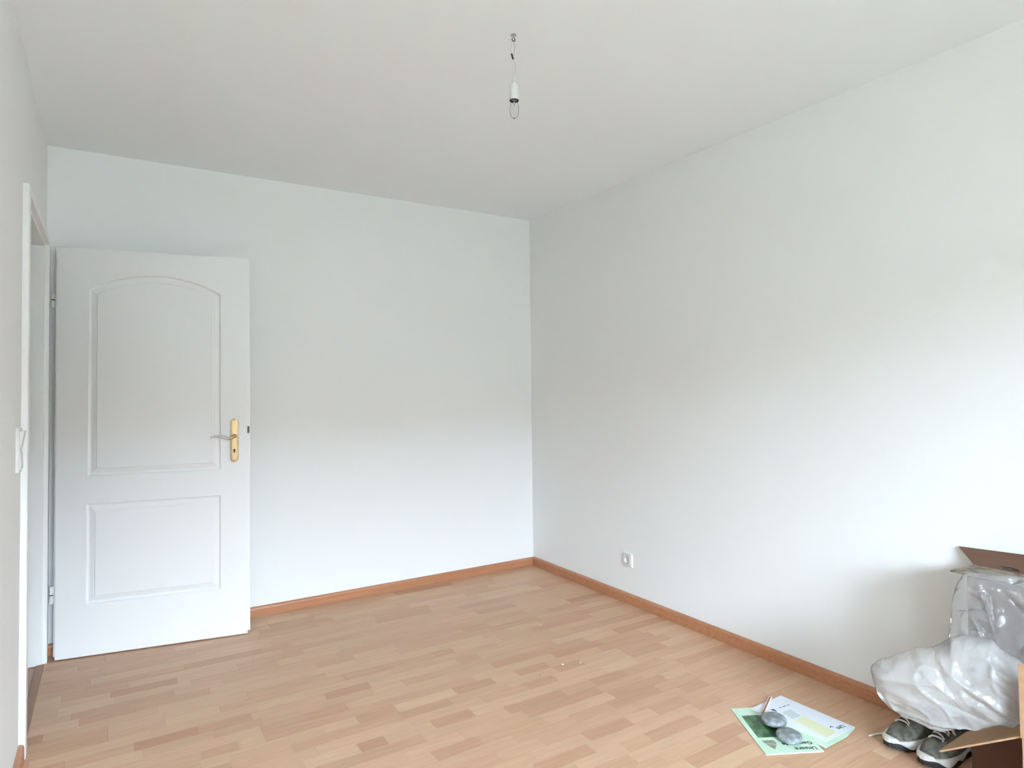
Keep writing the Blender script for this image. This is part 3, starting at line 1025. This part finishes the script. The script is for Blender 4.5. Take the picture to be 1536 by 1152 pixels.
LOW = [(-0.197, 0.042), (-0.175, 0.062), (-0.129, 0.094), (-0.063, 0.132), (-0.014, 0.147), (0.018, 0.178), (0.053, 0.198), (0.095, 0.2), (0.133, 0.198), (0.152, 0.176), (0.195, 0.151), (0.223, 0.138), (0.236, 0.062), (0.219, -0.01), (0.19, -0.045), (0.147, -0.046), (0.097, -0.074), (0.046, -0.088), (-0.003, -0.112), (-0.042, -0.106), (-0.096, -0.093), (-0.142, -0.073), (-0.174, -0.046), (-0.186, -0.005)]
UP = [(-0.085, 0.156), (-0.108, 0.11), (-0.122, 0.056), (-0.128, -0.019), (-0.134, -0.058), (-0.120, -0.113), (-0.050, -0.154), (0.064, -0.15), (0.127, -0.094), (0.138, 0.047), (0.134, 0.164), (0.08, 0.159), (0.022, 0.158)]
LOWC = [(0.02, 0.10, 0.20, -0.02, 0.012, 0.010), (0.05, 0.06, 0.22, -0.05, -0.010, 0.008), (-0.13, -0.06, 0.20, -0.075, 0.012, 0.007),
        (-0.10, -0.08, 0.10, -0.09, -0.010, 0.008), (0.10, 0.16, 0.22, 0.06, 0.010, 0.008), (-0.18, 0.03, -0.02, 0.06, 0.008, 0.010),
        (-0.06, 0.10, 0.04, 0.02, 0.010, 0.012), (-0.02, 0.13, 0.02, 0.05, -0.008, 0.008), (-0.15, -0.02, -0.10, -0.10, 0.009, 0.008),
        (0.00, -0.13, 0.12, -0.07, 0.008, 0.006), (0.12, 0.10, 0.23, 0.02, -0.008, 0.006), (-0.02, 0.02, 0.12, -0.03, -0.007, 0.010)]
UPC = [(-0.05, 0.12, 0.00, -0.08, 0.012, 0.006), (-0.02, 0.13, -0.01, -0.12, -0.010, 0.007), (0.03, -0.10, 0.12, 0.05, 0.014, 0.007),
       (0.00, 0.12, 0.09, 0.02, -0.012, 0.008), (-0.07, 0.02, -0.02, -0.10, 0.010, 0.005), (0.05, 0.14, 0.10, 0.08, 0.008, 0.006),
       (0.06, -0.14, 0.10, -0.02, 0.009, 0.006)]
bag('plastic_bag', (-0.290, -2.985, 0.53), UP, 0.03, 0.03, 'film_clear', UPC, 2.0, 'clear crumpled plastic bag hanging before the tall carton, below its top flap')
bag('plastic_bag', (-0.425, -2.875, 0.314), [(0.976 * s, 0.976 * t) for s, t in LOW], 0.09, 0.045, 'film_white', LOWC, 7.0, 'milky white plastic bag bulging out of the low carton above the shoes')

# ---------------------------------------------------------------- shoes
def shoe(loc, rot, label, mirror=1):
    p = thing('shoe', label, 'shoe', loc, (0, 0, rot), 'pair of grey running shoes')
    L = 0.285
    # +x is the toe
    def half_w(u):            # u: 0 heel .. 1 toe
        return 0.036 + 0.014 * math.sin(PI * min(1, max(0, (u - 0.25) / 0.8))) if u < 0.85 else 0.0
    def width(u):
        base = 0.034 + 0.015 * math.exp(-((u - 0.68) / 0.22) ** 2)
        end = min(1, math.sqrt(max(0, 1 - ((u - 0.72) / 0.28) ** 2))) if u > 0.72 else 1
        heel = min(1, math.sqrt(max(0, 1 - ((0.12 - u) / 0.12) ** 2))) if u < 0.12 else 1
        return base * end * heel
    def top(u):
        if u < 0.42:
            return 0.098 + 0.012 * (0.42 - u) / 0.42
        return 0.046 + 0.052 * max(0, 1 - (u - 0.42) / 0.50) ** 0.9
    N, K = 26, 16
    us = [0.004 + 0.992 * (1 - math.cos(PI * i / N)) / 2 for i in range(N + 1)]
    bm = bmesh.new()
    rings = []
    for u in us:
        w, t = width(u), top(u)
        z0 = 0.026 + 0.008 * max(0, (u - 0.8) / 0.2) ** 1.5
        shrink = 1.0
        if u > 0.9:
            t = z0 + (t - z0) * math.sqrt(max(0.02, 1 - ((u - 0.9) / 0.1) ** 2))
        r = []
        for k in range(K + 1):
            a = PI * k / K
            cx, sx = math.cos(a), math.sin(a)
            pinch = 1 - (0.35 if u < 0.5 else 0.15) * sx
            r.append(((u - 0.5) * L, w * pinch * math.copysign(abs(cx) ** 0.7, cx), z0 + (t - z0) * abs(sx) ** 0.75))
        rings.append(r)
    R = [[bm.verts.new(q) for q in r] for r in rings]
    for A, Q in zip(R, R[1:]):
        for k in range(K):
            bm.faces.new((A[k], A[k + 1], Q[k + 1], Q[k]))
    bm.faces.new(R[0]); bm.faces.new(R[-1][::-1])
    obj('shoe_upper', bm, 'shoe', p, smooth=True)
    # collar opening and tongue
    bm = bmesh.new()
    lathe(bm, [(0, 0.003), (1.0, 0.002), (1.0, -0.01), (0, -0.012)], 20)
    for v in bm.verts:
        v.co = Vector((-0.075 + v.co.x * 0.052, v.co.y * 0.021, 0.103 + v.co.z - v.co.x * 0.004))
    obj('shoe_collar', bm, 'shoe_dark', p)
    bm = bmesh.new()
    pts = [(-0.026, 0.108), (0.0, 0.0985), (0.035, 0.090), (0.065, 0.079)]
    loft(bm, [[(x, y, z + 0.004 - 0.25 * abs(y) + dz) for y, dz in ((-0.017, 0), (-0.008, 0.0), (0.008, 0.0), (0.017, 0), (0.015, -0.006), (-0.015, -0.006))] for x, z in pts], True, True)
    obj('shoe_tongue', bm, 'shoe_dark', p, smooth=False)
    # midsole with a wavy lower edge, black tread under it
    def sole(bm, zl, zu, grow):
        rings = []
        n = 44
        for i in range(n + 1):
            u = 0.001 + 0.998 * (1 - math.cos(PI * i / n)) / 2
            w = width(min(0.999, max(0.001, u))) + grow
            if u > 0.985 or u < 0.012:
                w *= 0.75
            x = (u - 0.5) * (L + 2 * grow)
            a, b = zl(u), zu(u)
            rings.append([(x, -w, a), (x, -w - 0.001, (a + b) / 2), (x, -w + 0.002, b), (x, w - 0.002, b), (x, w + 0.001, (a + b) / 2), (x, w, a)])
        loft(bm, rings, True, True)
    spring = lambda u: 0.014 * max(0, (u - 0.72) / 0.28) ** 1.6
    wave = lambda u: 0.014 * (0.5 + 0.5 * math.sin(u * 21 + 0.9))
    bm = bmesh.new()
    sole(bm, lambda u: 0.007 + wave(u) + spring(u), lambda u: 0.031 + 0.004 * math.sin(u * 11) + spring(u) + (0.007 if u > 0.93 else 0), 0.005)
    obj('midsole', bm, 'sole', p)
    bm = bmesh.new()
    sole(bm, lambda u: 0.0 + spring(u), lambda u: 0.024 + spring(u), 0.0035)
    obj('outsole', bm, 'tread', p)
    # laces
    for i in range(5):
        x = 0.004 + i * 0.0155
        z = 0.1035 - i * 0.0055
        bm = bmesh.new()
        s = 1 if i % 2 else -1
        tube(bm, crom([(x - 0.006 * s, -0.021, z - 0.008), (x - 0.003 * s, -0.010, z + 0.001), (x + 0.003 * s, 0.010, z + 0.001), (x + 0.006 * s, 0.021, z - 0.008)], 5), 0.0028, 6)
        obj('lace', bm, 'lace', p, smooth=True)
    bm = bmesh.new()
    for s in (1, -1):
        tube(bm, crom([(0.0, 0, 0.105), (0.008, 0.014 * s, 0.109), (0.016, 0.026 * s, 0.098), (0.008, 0.030 * s, 0.088), (0.002, 0.016 * s, 0.100), (0, 0.002 * s, 0.106)], 5), 0.0026, 6)
    obj('lace_bow', bm, 'lace', p, smooth=True)
shoe((-0.160, -2.663, 0.0005), math.radians(180 - 8), 'grey running shoe under the white bag, the one nearer the baseboard')
shoe((-0.172, -2.776, 0.0005), math.radians(180 - 5), 'grey running shoe under the carton flap, the one nearer the low carton')
